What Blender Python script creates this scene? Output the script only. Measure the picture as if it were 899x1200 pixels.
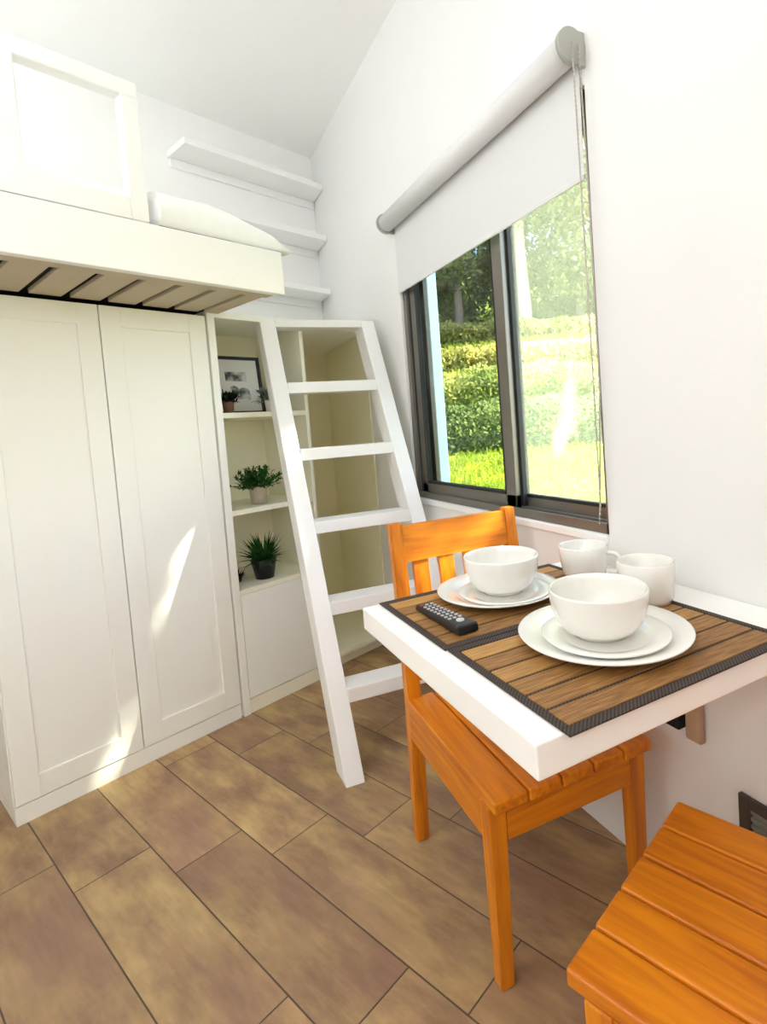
import bpy, bmesh, math, random
import numpy as np
from mathutils import Vector, Matrix

for o in list(bpy.data.objects):
    bpy.data.objects.remove(o)
S = bpy.context.scene
COL = S.collection
PI = math.pi
R = math.radians

# ------------------------------------------------------------------ camera
EYE = Vector((0, 0, 1.25))
yaw, pit, rol = R(28.35), R(-3.195), R(-4.085)
Fw = Vector((math.sin(yaw)*math.cos(pit), math.cos(yaw)*math.cos(pit), math.sin(pit)))
Rt = Vector((math.cos(yaw), -math.sin(yaw), 0))
Up = Rt.cross(Fw)
R2 = Rt*math.cos(rol) + Up*math.sin(rol)
U2 = Up*math.cos(rol) - Rt*math.sin(rol)
cd = bpy.data.cameras.new('camera')
cam = bpy.data.objects.new('camera', cd)
COL.objects.link(cam)
cam.matrix_world = Matrix(((R2.x, U2.x, -Fw.x, EYE.x), (R2.y, U2.y, -Fw.y, EYE.y), (R2.z, U2.z, -Fw.z, EYE.z), (0, 0, 0, 1)))
cd.sensor_fit = 'HORIZONTAL'
cd.sensor_width = 36
cd.lens = 36*641.2/899
cd.shift_x = -(530.7-449.5)/899
cd.shift_y = -(600-531.8)/899
cd.clip_start = .02
S.camera = cam

# ------------------------------------------------------------------ world, sun, big lights, exposure
w = bpy.data.worlds.new('world')
S.world = w
w.use_nodes = True
nt = w.node_tree
bg = nt.nodes['Background']
sky = nt.nodes.new('ShaderNodeTexSky')
sky.sky_type = 'NISHITA'
sky.sun_disc = False
sky.sun_elevation = R(45)
sky.sun_rotation = R(107)
sky.air_density = 1.0
nt.links.new(sky.outputs[0], bg.inputs[0])
bg.inputs[1].default_value = 1.05

SUN_DIR = Vector((1, -.30, 1.02)).normalized()       # towards the sun
sd = bpy.data.lights.new('sun', 'SUN')
sd.energy = 48.0
sd.angle = R(.6)
sd.color = (1, .93, .78)
so = bpy.data.objects.new('sun', sd)
COL.objects.link(so)
so.rotation_euler = SUN_DIR.to_track_quat('Z', 'Y').to_euler()
so.location = (6, -1, 7)

FILL_CEIL, FILL_GLOBE_A, FILL_GLOBE_B, FILL_FLOOR = 3, 20, 20, 8      # glow of the added fill lamps
S.cycles.max_bounces = 16
S.cycles.diffuse_bounces = 12
vs = S.view_settings
vs.view_transform = 'Standard'
vs.look = 'None'
vs.gamma = 1
vs.use_curve_mapping = False
vs.exposure = 0.12

# ------------------------------------------------------------------ helpers
PSI = R(21.54)
A0 = Vector((-.522, 2.291, 0))
UW = Vector((math.cos(PSI), math.sin(PSI), 0))       # along the wardrobe fronts, to the right
DW = Vector((-math.sin(PSI), math.cos(PSI), 0))      # into the back wall
WX = 1.087                                           # window wall
CZ = 3.10                                            # ceiling
BD = .76                                             # back wall behind the wardrobe fronts

def L(s, d, z=0):
    return A0 + UW*s + DW*d + Vector((0, 0, z))
def s_wall(d):                                       # where the window wall cuts a line parallel to the fronts
    return ((WX-A0.x) + d*math.sin(PSI))/math.cos(PSI)

def box(bm, lo, hi, bev=0.0, seg=2, M=None):
    r = bmesh.ops.create_cube(bm, size=1)
    vs_ = r['verts']
    sx, sy, sz = (hi[i]-lo[i] for i in range(3))
    for v in vs_:
        v.co = Vector(((v.co.x+.5)*sx+lo[0], (v.co.y+.5)*sy+lo[1], (v.co.z+.5)*sz+lo[2]))
    if bev > 0:
        es = list({e for v in vs_ for e in v.link_edges})
        rr = bmesh.ops.bevel(bm, geom=es, offset=bev, segments=seg, profile=.5, affect='EDGES')
        vs_ = list({v for f in rr['faces'] for v in f.verts} | {v for v in vs_ if v.is_valid})
    if M is not None:
        bmesh.ops.transform(bm, matrix=M, verts=[v for v in vs_ if v.is_valid])
    return vs_

def prism(bm, pts, z0, z1, bev=0, seg=2):
    """polygon in xy, extruded in z"""
    lo = [bm.verts.new((p[0], p[1], z0)) for p in pts]
    hi = [bm.verts.new((p[0], p[1], z1)) for p in pts]
    n = len(pts)
    fs = [bm.faces.new(lo[::-1]), bm.faces.new(hi)]
    for i in range(n):
        fs.append(bm.faces.new((lo[i], lo[(i+1) % n], hi[(i+1) % n], hi[i])))
    bmesh.ops.recalc_face_normals(bm, faces=fs)
    if bev:
        es = list({e for f in fs for e in f.edges})
        bmesh.ops.bevel(bm, geom=es, offset=bev, segments=seg, profile=.5, affect='EDGES')

def hexa(bm, b, bev=0, seg=2):
    """eight corners: four lower then four upper, same winding"""
    v = [bm.verts.new(p) for p in b]
    fs = [bm.faces.new([v[i] for i in q]) for q in ((3, 2, 1, 0), (4, 5, 6, 7), (0, 1, 5, 4), (1, 2, 6, 5), (2, 3, 7, 6), (3, 0, 4, 7))]
    bmesh.ops.recalc_face_normals(bm, faces=fs)
    if bev:
        bmesh.ops.bevel(bm, geom=list({e for f in fs for e in f.edges}), offset=bev, segments=seg, profile=.5, affect='EDGES')

def tube(bm, pts, r, n=10, cap=True):
    pts = [Vector(p) for p in pts]
    rs = r if isinstance(r, (list, tuple)) else [r]*len(pts)
    rings = []
    t0 = (pts[1]-pts[0]).normalized()
    u = t0.orthogonal().normalized()
    for i, p in enumerate(pts):
        if i == 0:
            t = t0
        elif i == len(pts)-1:
            t = (pts[i]-pts[i-1]).normalized()
        else:
            t = (pts[i+1]-pts[i-1]).normalized()
        u = (u - t*u.dot(t)).normalized()
        v = t.cross(u)
        rings.append([bm.verts.new(p + (u*math.cos(2*PI*k/n) + v*math.sin(2*PI*k/n))*rs[i]) for k in range(n)])
    for a, b in zip(rings, rings[1:]):
        for k in range(n):
            f = bm.faces.new((a[k], a[(k+1) % n], b[(k+1) % n], b[k]))
            f.smooth = True
    if cap:
        bm.faces.new(rings[0][::-1])
        bm.faces.new(rings[-1])

def lathe(bm, prof, n=48, c=(0, 0, 0)):
    rings = []
    for r, z in prof:
        if r < 1e-6:
            rings.append([bm.verts.new((c[0], c[1], c[2]+z))])
        else:
            rings.append([bm.verts.new((c[0]+r*math.cos(2*PI*k/n), c[1]+r*math.sin(2*PI*k/n), c[2]+z)) for k in range(n)])
    fs = []
    for a, b in zip(rings, rings[1:]):
        for k in range(n):
            if len(a) == 1 and len(b) == 1:
                continue
            if len(a) == 1:
                f = bm.faces.new((a[0], b[(k+1) % n], b[k]))
            elif len(b) == 1:
                f = bm.faces.new((a[k], a[(k+1) % n], b[0]))
            else:
                f = bm.faces.new((a[k], a[(k+1) % n], b[(k+1) % n], b[k]))
            f.smooth = True
            fs.append(f)
    bmesh.ops.recalc_face_normals(bm, faces=fs)

def obj(name, bm, mat, parent=None, smooth=None):
    me = bpy.data.meshes.new(name)
    bm.to_mesh(me)
    bm.free()
    me.materials.append(mat)
    if smooth:
        for p in me.polygons:
            p.use_smooth = True
    o = bpy.data.objects.new(name, me)
    COL.objects.link(o)
    if parent:
        o.parent = parent
    return o

def bx(name, lo, hi, mat, parent=None, bev=.003, seg=2, M=None):
    bm = bmesh.new()
    box(bm, lo, hi, bev, seg, M)
    return obj(name, bm, mat, parent)

def tag(o, label=None, cat=None, group=None, kind=None):
    if label: o['label'] = label
    if cat: o['category'] = cat
    if group: o['group'] = group
    if kind: o['kind'] = kind
    return o

def thing(name, label, cat, loc=(0, 0, 0), rz=0, group=None, kind=None):
    o = bpy.data.objects.new(name, None)
    o.empty_display_size = .1
    COL.objects.link(o)
    o.location = loc
    o.rotation_euler = (0, 0, rz)
    return tag(o, label, cat, group, kind)

def copy_tree(o, parent=None):
    c = o.copy()
    COL.objects.link(c)
    c.parent = parent
    for ch in list(o.children):
        copy_tree(ch, c)
    return c

# ------------------------------------------------------------------ materials
def mat_base(name):
    m = bpy.data.materials.new(name)
    m.use_nodes = True
    t = m.node_tree
    return m, t, t.nodes['Principled BSDF'], t.nodes, t.links

def paint(name, c, rough=.5, var=.03, scale=6, bump=0.0, bscale=120, coat=0.0, spec=.5, metal=0.0):
    m, t, p, N, K = mat_base(name)
    tc = N.new('ShaderNodeTexCoord')
    nz = N.new('ShaderNodeTexNoise')
    nz.inputs['Scale'].default_value = scale
    nz.inputs['Detail'].default_value = 4
    K.new(tc.outputs['Object'], nz.inputs['Vector'])
    mx = N.new('ShaderNodeMix')
    mx.data_type = 'RGBA'
    mx.inputs['A'].default_value = (*[x*(1-var) for x in c], 1)
    mx.inputs['B'].default_value = (*[min(1, x*(1+var)) for x in c], 1)
    K.new(nz.outputs[0], mx.inputs['Factor'])
    K.new(mx.outputs['Result'], p.inputs['Base Color'])
    p.inputs['Roughness'].default_value = rough
    p.inputs['Specular IOR Level'].default_value = spec
    p.inputs['Coat Weight'].default_value = coat
    p.inputs['Metallic'].default_value = metal
    if bump:
        n2 = N.new('ShaderNodeTexNoise')
        n2.inputs['Scale'].default_value = bscale
        n2.inputs['Detail'].default_value = 3
        K.new(tc.outputs['Object'], n2.inputs['Vector'])
        b = N.new('ShaderNodeBump')
        b.inputs['Strength'].default_value = bump
        b.inputs['Distance'].default_value = .002
        K.new(n2.outputs[0], b.inputs['Height'])
        K.new(b.outputs[0], p.inputs['Normal'])
    return m

def wood(name, dark, light, axis='Y', rough=.38, coat=.10, scale=5.0):
    m, t, p, N, K = mat_base(name)
    tc = N.new('ShaderNodeTexCoord')
    mp = N.new('ShaderNodeMapping')
    st = {'X': (.7, 9, 9), 'Y': (9, .7, 9), 'Z': (9, 9, .7)}[axis]
    mp.inputs['Scale'].default_value = st
    K.new(tc.outputs['Object'], mp.inputs['Vector'])
    nz = N.new('ShaderNodeTexNoise')
    nz.inputs['Scale'].default_value = scale
    nz.inputs['Detail'].default_value = 6
    nz.inputs['Distortion'].default_value = .8
    K.new(mp.outputs[0], nz.inputs['Vector'])
    cr = N.new('ShaderNodeValToRGB')
    cr.color_ramp.elements[0].position = .3
    cr.color_ramp.elements[0].color = (*dark, 1)
    cr.color_ramp.elements[1].position = .7
    cr.color_ramp.elements[1].color = (*light, 1)
    K.new(nz.outputs[0], cr.inputs[0])
    K.new(cr.outputs[0], p.inputs['Base Color'])
    p.inputs['Roughness'].default_value = rough
    p.inputs['Coat Weight'].default_value = coat
    p.inputs['Coat Roughness'].default_value = .15
    return m

def math_node(N, K, op, a, b=None):
    n = N.new('ShaderNodeMath')
    n.operation = op
    for i, x in enumerate((a, b)):
        if x is None: continue
        if isinstance(x, (int, float)): n.inputs[i].default_value = x
        else: K.new(x, n.inputs[i])
    return n.outputs[0]

def floor_material():
    m, t, p, N, K = mat_base('wood_look_floor_tile')
    tc = N.new('ShaderNodeTexCoord')
    sx = N.new('ShaderNodeSeparateXYZ')
    K.new(tc.outputs['Object'], sx.inputs[0])
    X, Y = sx.outputs[0], sx.outputs[1]
    ma = lambda op, a, b=None: math_node(N, K, op, a, b)
    c, s = math.cos(PSI), math.sin(PSI)
    u = ma('ADD', ma('MULTIPLY', X, c), ma('MULTIPLY', Y, s))
    v = ma('SUBTRACT', ma('MULTIPLY', X, s), ma('MULTIPLY', Y, c))
    uu = ma('DIVIDE', ma('SUBTRACT', u, .386), .207)
    colm = ma('FLOOR', uu)
    fu = ma('SUBTRACT', uu, colm)
    vv = ma('DIVIDE', ma('SUBTRACT', ma('ADD', v, 1.092), ma('MULTIPLY', colm, .175)), .751)
    row = ma('FLOOR', vv)
    fv = ma('SUBTRACT', vv, row)
    eu = ma('MULTIPLY', ma('MINIMUM', fu, ma('SUBTRACT', 1, fu)), .207)
    ev = ma('MULTIPLY', ma('MINIMUM', fv, ma('SUBTRACT', 1, fv)), .751)
    edge = ma('MINIMUM', eu, ev)
    mr = N.new('ShaderNodeMapRange')
    mr.inputs['From Min'].default_value = .0007
    mr.inputs['From Max'].default_value = .0026
    K.new(edge, mr.inputs['Value'])
    cv = N.new('ShaderNodeCombineXYZ')
    K.new(colm, cv.inputs[0]); K.new(row, cv.inputs[1])
    wn = N.new('ShaderNodeTexWhiteNoise')
    wn.noise_dimensions = '3D'
    K.new(cv.outputs[0], wn.inputs['Vector'])
    # mottled wood print, stretched along the plank
    gv = N.new('ShaderNodeCombineXYZ')
    K.new(ma('MULTIPLY', u, 3.2), gv.inputs[0])
    K.new(ma('MULTIPLY', v, 1.3), gv.inputs[1])
    K.new(ma('MULTIPLY', wn.outputs[0], 7), gv.inputs[2])
    n1 = N.new('ShaderNodeTexNoise')
    n1.inputs['Scale'].default_value = 2.6
    n1.inputs['Detail'].default_value = 7
    n1.inputs['Roughness'].default_value = .62
    n1.inputs['Distortion'].default_value = .15
    K.new(gv.outputs[0], n1.inputs['Vector'])
    cr = N.new('ShaderNodeValToRGB')
    e = cr.color_ramp.elements
    e[0].position = .25; e[0].color = (.19, .115, .062, 1)
    e[1].position = .75; e[1].color = (.56, .40, .19, 1)
    x = e.new(.42); x.color = (.31, .19, .105, 1)
    x = e.new(.55); x.color = (.43, .29, .135, 1)
    K.new(n1.outputs[0], cr.inputs[0])
    n3 = N.new('ShaderNodeTexNoise')
    n3.inputs['Scale'].default_value = 1.5
    n3.inputs['Detail'].default_value = 5
    g3 = N.new('ShaderNodeCombineXYZ')
    K.new(ma('MULTIPLY', u, 2.2), g3.inputs[0]); K.new(v, g3.inputs[1]); K.new(ma('MULTIPLY', wn.outputs[0], 3), g3.inputs[2])
    K.new(g3.outputs[0], n3.inputs['Vector'])
    n4 = N.new('ShaderNodeTexNoise')
    n4.inputs['Scale'].default_value = 9
    n4.inputs['Detail'].default_value = 6
    g4 = N.new('ShaderNodeCombineXYZ')
    K.new(ma('MULTIPLY', u, 7), g4.inputs[0]); K.new(ma('MULTIPLY', v, .9), g4.inputs[1]); K.new(wn.outputs[0], g4.inputs[2])
    K.new(g4.outputs[0], n4.inputs['Vector'])
    red = N.new('ShaderNodeMix'); red.data_type = 'RGBA'
    mr3 = N.new('ShaderNodeMapRange'); mr3.inputs['From Min'].default_value = .48; mr3.inputs['From Max'].default_value = .68
    mr3.inputs['To Max'].default_value = .75
    K.new(n3.outputs[0], mr3.inputs['Value'])
    K.new(mr3.outputs[0], red.inputs['Factor'])
    K.new(cr.outputs[0], red.inputs['A'])
    red.inputs['B'].default_value = (.30, .165, .115, 1)
    hs = N.new('ShaderNodeHueSaturation')
    K.new(red.outputs['Result'], hs.inputs['Color'])
    K.new(ma('MULTIPLY', ma('ADD', ma('MULTIPLY', wn.outputs[0], .26), .90), ma('ADD', ma('MULTIPLY', n4.outputs[0], .5), .76)), hs.inputs['Value'])
    mx = N.new('ShaderNodeMix'); mx.data_type = 'RGBA'
    mx.inputs['A'].default_value = (.07, .045, .028, 1)
    K.new(mr.outputs[0], mx.inputs['Factor'])
    K.new(hs.outputs[0], mx.inputs['B'])
    K.new(mx.outputs['Result'], p.inputs['Base Color'])
    p.inputs['Roughness'].default_value = .55
    b = N.new('ShaderNodeBump')
    b.inputs['Strength'].default_value = .5
    b.inputs['Distance'].default_value = .003
    K.new(ma('ADD', mr.outputs[0], ma('MULTIPLY', n1.outputs[0], .35)), b.inputs['Height'])
    K.new(b.outputs[0], p.inputs['Normal'])
    return m

def glass(name, tint, veil=0.0, gloss=.05, veilcol=(1, 1, 1)):
    m = bpy.data.materials.new(name)
    m.use_nodes = True
    N, K = m.node_tree.nodes, m.node_tree.links
    N.clear()
    out = N.new('ShaderNodeOutputMaterial')
    tr = N.new('ShaderNodeBsdfTransparent'); tr.inputs[0].default_value = (*tint, 1)
    gl = N.new('ShaderNodeBsdfGlossy'); gl.inputs['Roughness'].default_value = .02
    a = N.new('ShaderNodeMixShader'); a.inputs[0].default_value = gloss
    K.new(tr.outputs[0], a.inputs[1]); K.new(gl.outputs[0], a.inputs[2])
    last = a
    if veil:
        df = N.new('ShaderNodeBsdfTranslucent'); df.inputs[0].default_value = (*veilcol, 1)
        b = N.new('ShaderNodeMixShader'); b.inputs[0].default_value = veil
        K.new(a.outputs[0], b.inputs[1]); K.new(df.outputs[0], b.inputs[2])
        last = b
    K.new(last.outputs[0], out.inputs[0])
    return m

def leaf_mat(name, c1, c2, trans=.45, scale=1.5):
    m = bpy.data.materials.new(name)
    m.use_nodes = True
    N, K = m.node_tree.nodes, m.node_tree.links
    N.clear()
    out = N.new('ShaderNodeOutputMaterial')
    tc = N.new('ShaderNodeTexCoord')
    nz = N.new('ShaderNodeTexNoise'); nz.inputs['Scale'].default_value = scale; nz.inputs['Detail'].default_value = 5
    K.new(tc.outputs['Object'], nz.inputs['Vector'])
    cr = N.new('ShaderNodeValToRGB')
    cr.color_ramp.elements[0].position = .35; cr.color_ramp.elements[0].color = (*c1, 1)
    cr.color_ramp.elements[1].position = .65; cr.color_ramp.elements[1].color = (*c2, 1)
    K.new(nz.outputs[0], cr.inputs[0])
    d = N.new('ShaderNodeBsdfDiffuse'); t = N.new('ShaderNodeBsdfTranslucent')
    K.new(cr.outputs[0], d.inputs[0]); K.new(cr.outputs[0], t.inputs[0])
    mx = N.new('ShaderNodeMixShader'); mx.inputs[0].default_value = trans
    K.new(d.outputs[0], mx.inputs[1]); K.new(t.outputs[0], mx.inputs[2])
    K.new(mx.outputs[0], out.inputs[0])
    return m

M = {}
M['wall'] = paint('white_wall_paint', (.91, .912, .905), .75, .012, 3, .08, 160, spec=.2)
M['wall_window'] = paint('white_window_wall_paint', (.81, .812, .808), .75, .012, 3, .08, 160, spec=.2)  # same white wall paint, darkened to offset strong lamp light on this wall
M['ceiling'] = paint('white_ceiling_paint', (.91, .912, .90), .8, .012, 3, .05, 160, spec=.2)
M['lacquer'] = paint('white_cabinet_lacquer', (.91, .92, .87), .33, .01, 2, spec=.45)
M['carcass'] = paint('cream_shelf_board', (.90, .885, .74), .5, .015, 3)
M['niche'] = paint('beige_niche_back', (.90, .86, .66), .6, .03, 3)
M['white_wood'] = paint('white_painted_wood', (.88, .88, .87), .38, .012, 5, .06, 60)
M['table_white'] = paint('white_tabletop_laminate', (.92, .915, .89), .3, .01, 4)
M['slat'] = paint('pale_bed_slat_wood', (.52, .45, .33), .6, .08, 8)
M['ticking'] = paint('dark_mattress_base_cloth', (.03, .03, .028), .9, .1, 30)  # near-black: paints in the shade seen through the slat gaps
M['duvet'] = paint('white_duvet_cotton', (.88, .885, .89), .8, .01, 8, .3, 90, spec=.1)
M['floor'] = floor_material()
M['frame'] = paint('bronze_grey_aluminium', (.20, .185, .16), .38, .08, 20, metal=.55)
M['frame_dark'] = paint('black_window_gasket', (.012, .012, .012), .6, .1, 20)
M['sill'] = paint('white_sill_paint', (.9, .9, .9), .5, .01, 5)
M['blind'] = paint('pale_grey_blind_fabric', (.70, .71, .715), .85, .015, 60, .12, 400, spec=.1)
M['blind_tube'] = paint('grey_blind_fabric_roll', (.72, .73, .73), .8, .02, 60, .1, 400, spec=.1)
M['plastic_grey'] = paint('grey_blind_bracket_plastic', (.40, .41, .37), .4, .03, 20)
M['cord'] = paint('beige_bead_chain', (.45, .42, .36), .4, .05, 60)
OR_D, OR_L = (.50, .125, .003), (.78, .27, .006)
M['chair_y'] = wood('honey_pine_along', OR_D, OR_L, 'Y')
M['chair_z'] = wood('honey_pine_upright', OR_D, OR_L, 'Z')
M['chair_x'] = wood('honey_pine_across', OR_D, OR_L, 'X')
M['china'] = paint('white_glazed_china', (.84, .83, .785), .14, .006, 3, coat=.6)
M['black_plastic'] = paint('black_remote_plastic', (.012, .012, .013), .35, .08, 40)
M['button'] = paint('pale_grey_remote_buttons', (.55, .55, .55), .45, .03, 40)
M['button_red'] = paint('red_remote_button', (.5, .03, .03), .4, .03, 40)
M['black_frame'] = paint('black_picture_moulding', (.012, .012, .012), .35, .1, 20)
M['soil'] = paint('dark_potting_soil', (.03, .02, .013), .95, .3, 90, .5, 200)
M['pot_stone'] = paint('speckled_beige_pot', (.48, .40, .32), .7, .25, 45)
M['pot_black'] = paint('black_plastic_pot', (.010, .010, .011), .4, .1, 30)
M['pot_white'] = paint('white_ceramic_pot', (.78, .76, .72), .35, .02, 10)
M['pot_brown'] = paint('brown_clay_pot', (.20, .10, .06), .55, .25, 40)
M['leaf'] = leaf_mat('fern_leaf', (.018, .085, .02), (.07, .21, .045), .25, 25)
M['leaf_dark'] = leaf_mat('grass_leaf', (.012, .06, .018), (.055, .17, .04), .25, 25)
M['leaf_grey'] = leaf_mat('grey_green_leaf', (.12, .17, .12), (.35, .40, .33), .25, 25)
M['leaf_black'] = leaf_mat('very_dark_leaf', (.008, .018, .01), (.025, .04, .02), .2, 25)
M['metal_dark'] = paint('dark_bracket_steel', (.02, .024, .03), .4, .1, 20, metal=.5)
M['tan_wood'] = wood('tan_batten_wood', (.38, .25, .15), (.55, .40, .27), 'Z', .5, .0)
M['vent_frame'] = paint('dark_bronze_vent_frame', (.055, .045, .036), .45, .1, 20)
M['vent_slat'] = paint('greenish_grey_vent_slats', (.24, .25, .21), .5, .06, 20)
M['ext_wall'] = paint('pale_blue_exterior_paint', (.36, .55, .78), .8, .015, 3)  # white wall with the blue of skylit shade put into its colour
M['bark'] = paint('pinkish_grey_bark', (.52, .40, .36), .9, .2, 6, .6, 20)
M['earth'] = leaf_mat('grassy_slope', (.10, .17, .035), (.28, .36, .08), .1, 1.2)
M['grass'] = leaf_mat('sunlit_grass', (.28, .40, .05), (.62, .66, .08), .55, 1.6)
M['hedge_low'] = leaf_mat('deep_green_hedge_leaf', (.14, .22, .09), (.42, .50, .20), .45, 1.4)
M['hedge_mid'] = leaf_mat('mid_green_hedge_leaf', (.26, .34, .10), (.60, .62, .22), .5, 1.4)
M['hedge_top'] = leaf_mat('yellow_green_hedge_leaf', (.42, .43, .12), (.74, .68, .28), .55, 1.2)
M['tree'] = leaf_mat('olive_tree_leaf', (.20, .24, .10), (.55, .54, .28), .45, .9)
M['glass_tint'] = glass('tinted_sliding_glass', (.58, .60, .57), .0, .04)
M['glass_clear'] = glass('sunlit_dusty_glass', (.97, .97, .96), .10, .02, (1, .96, .78))  # milky veil mixed in for the glare washing out this pane
M['glass_door'] = glass('clear_door_glass', (.97, .97, .97), .0, .04)
M['lamp_glow'] = None

# ------------------------------------------------------------------ room shell
def structure(o):
    o['kind'] = 'structure'
    return o
corner = Vector((WX, 3.742, 0))
wl = -1.62
yl = L(0, BD).y - (L(0, BD).x-wl)*math.tan(PSI)      # back wall meets left wall
YR = -1.62
T = .15
bm = bmesh.new()
prism(bm, [(wl-.1, YR-.1), (WX+T, YR-.1), (WX+T, 4.0), (wl-.1, 3.0)], -.06, 0)
structure(obj('floor', bm, M['floor']))
bm = bmesh.new()
prism(bm, [(wl-.1, YR-.1), (WX+T, YR-.1), (WX+T, 4.1), (wl-.1, 3.1)], CZ, CZ+.1)
structure(obj('ceiling', bm, M['ceiling']))
# window wall with its opening
WY0, WY1, WZ0, WZ1 = 1.130, 2.430, .905, 2.125
bm = bmesh.new()
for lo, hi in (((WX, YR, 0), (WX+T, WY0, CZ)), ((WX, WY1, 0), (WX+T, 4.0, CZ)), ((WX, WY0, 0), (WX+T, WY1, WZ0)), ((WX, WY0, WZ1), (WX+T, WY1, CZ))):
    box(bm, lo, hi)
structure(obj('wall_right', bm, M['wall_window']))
bm = bmesh.new()
p0, p1 = L(0, BD), L(0, BD)
q0 = corner; q1 = Vector((wl, yl, 0))
nb = DW*.12
prism(bm, [(q0.x, q0.y), (q1.x, q1.y), (q1.x+nb.x, q1.y+nb.y), (q0.x+.0, q0.y+.14)], 0, CZ)
structure(obj('wall_back', bm, M['wall']))
structure(bx('wall_left', (wl-.1, YR, 0), (wl, yl, CZ), M['wall'], bev=0))
# wall behind the photographer, with a double door
bm = bmesh.new()
DX0, DX1, DZ = -1.15, .65, 2.35
for lo, hi in (((wl, YR-.1, 0), (DX0, YR, CZ)), ((DX1, YR-.1, 0), (WX, YR, CZ)), ((DX0, YR-.1, DZ), (DX1, YR, CZ))):
    box(bm, lo, hi)
structure(obj('wall_front', bm, M['wall']))
dr = thing('door_1', 'white panelled double door behind the room', 'door', ((DX0+DX1)/2, YR-.05, 0), kind='structure')
hw = (DX1-DX0)/2
for x0, x1 in ((-hw, -hw+.07), (-.05, .05), (hw-.07, hw)):
    bx('door_stile', (x0, -.03, 0), (x1, .03, DZ), M['white_wood'], dr)
for z0, z1 in ((.0, .12), (DZ-.09, DZ)):
    bx('door_rail', (-hw, -.025, z0), (hw, .025, z1), M['white_wood'], dr)
bx('door_panel', (-hw+.06, -.012, .11), (hw-.06, .012, DZ-.08), M['white_wood'], dr, bev=0)

# ------------------------------------------------------------------ window
XF0, XF1 = WX+.012, WX+.115
wn = thing('window_1', 'sliding window with bronze grey aluminium frame', 'window', (WX, (WY0+WY1)/2, WZ0), kind='structure')
def wbox(name, lo, hi, mat, parent=wn, bev=.0015):
    o = (WX, (WY0+WY1)/2, WZ0)
    return bx(name, [lo[i]-o[i] for i in range(3)], [hi[i]-o[i] for i in range(3)], mat, parent, bev, 1)
bm = bmesh.new()
o_ = Vector((WX, (WY0+WY1)/2, WZ0))
def fb(lo, hi, bev=.0015):
    box(bm, Vector(lo)-o_, Vector(hi)-o_, bev, 1)
# outer frame: sill rails with channels, jambs with channels, head
for xa, xb, h in ((XF0, XF0+.014, .030), (XF0+.014, XF0+.036, .012), (XF0+.036, XF0+.056, .030), (XF0+.056, XF0+.082, .014), (XF0+.082, XF1, .055)):
    fb((xa, WY0, WZ0), (xb, WY1, WZ0+h))
    fb((xa, WY0, WZ1-h), (xb, WY1, WZ1))
    fb((xa, WY1-h*1.1, WZ0), (xb, WY1, WZ1))
    fb((xa, WY0, WZ0), (xb, WY0+h*.7, WZ1))
obj('window_frame', bm, M['frame'], wn)
bm = bmesh.new()
fb((XF0+.0145, WY0+.01, WZ0+.012), (XF0+.0355, WY1-.0135, WZ0+.015), 0)
fb((XF0+.0145, WY1-.0165, WZ0+.012), (XF0+.0355, WY1-.0132, WZ1), 0)
fb((XF0+.0565, WY1-.019, WZ0+.012), (XF0+.0815, WY1-.0155, WZ1), 0)
obj('track_groove', bm, M['frame_dark'], wn)
# left sash (inner track)
def sash(x0, x1, y0, y1, z0, z1, sl, sr, rb, rt, glassmat, name):
    bm2 = bmesh.new()
    def b(lo, hi, bev=.0025): box(bm2, Vector(lo)-o_, Vector(hi)-o_, bev, 2)
    b((x0, y1-sl, z0), (x1, y1, z1)); b((x0, y0, z0), (x1, y0+sr, z1))
    b((x0, y0, z0), (x1, y1, z0+rb)); b((x0, y0, z1-rt), (x1, y1, z1))
    so_ = obj(name, bm2, M['frame'], wn)
    bm2 = bmesh.new()
    g = .006
    xm = (x0+x1)/2
    for lo, hi in (((x0-.001, y1-sl-g, z0+rb), (x1+.001, y1-sl+.001, z1-rt)), ((x0-.001, y0+sr-.001, z0+rb), (x1+.001, y0+sr+g, z1-rt)),
                   ((x0-.001, y0+sr, z0+rb-.001), (x1+.001, y1-sl, z0+rb+g+.004)), ((x0-.001, y0+sr, z1-rt-g), (x1+.001, y1-sl, z1-rt+.001))):
        box(bm2, Vector(lo)-o_, Vector(hi)-o_, 0)
    obj('gasket', bm2, M['frame_dark'], so_)
    bm2 = bmesh.new()
    box(bm2, Vector((xm-.003, y0+sr-.004, z0+rb-.004))-o_, Vector((xm+.003, y1-sl+.004, z1-rt+.004))-o_)
    obj('pane', bm2, glassmat, so_)
sash(XF0+.016, XF0+.038, 1.612, 2.385, WZ0+.020, WZ1-.018, .055, .060, .052, .04, M['glass_tint'], 'sash')
sash(XF0+.060, XF0+.080, 1.133, 1.655, WZ0+.022, WZ1-.018, .035, .030, .040, .04, M['glass_clear'], 'sash')
# interlock strip of the meeting stiles
bm = bmesh.new()
fb((XF0+.040, 1.600, WZ0+.03), (XF0+.058, 1.614, WZ1-.03))
obj('interlock', bm, M['frame_dark'], wn)
bm = bmesh.new()
fb((WX-.010, WY0, WZ0-.022), (XF0, WY1+.012, WZ0+.001), .002)
obj('window_sill', bm, M['sill'], wn)

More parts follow.
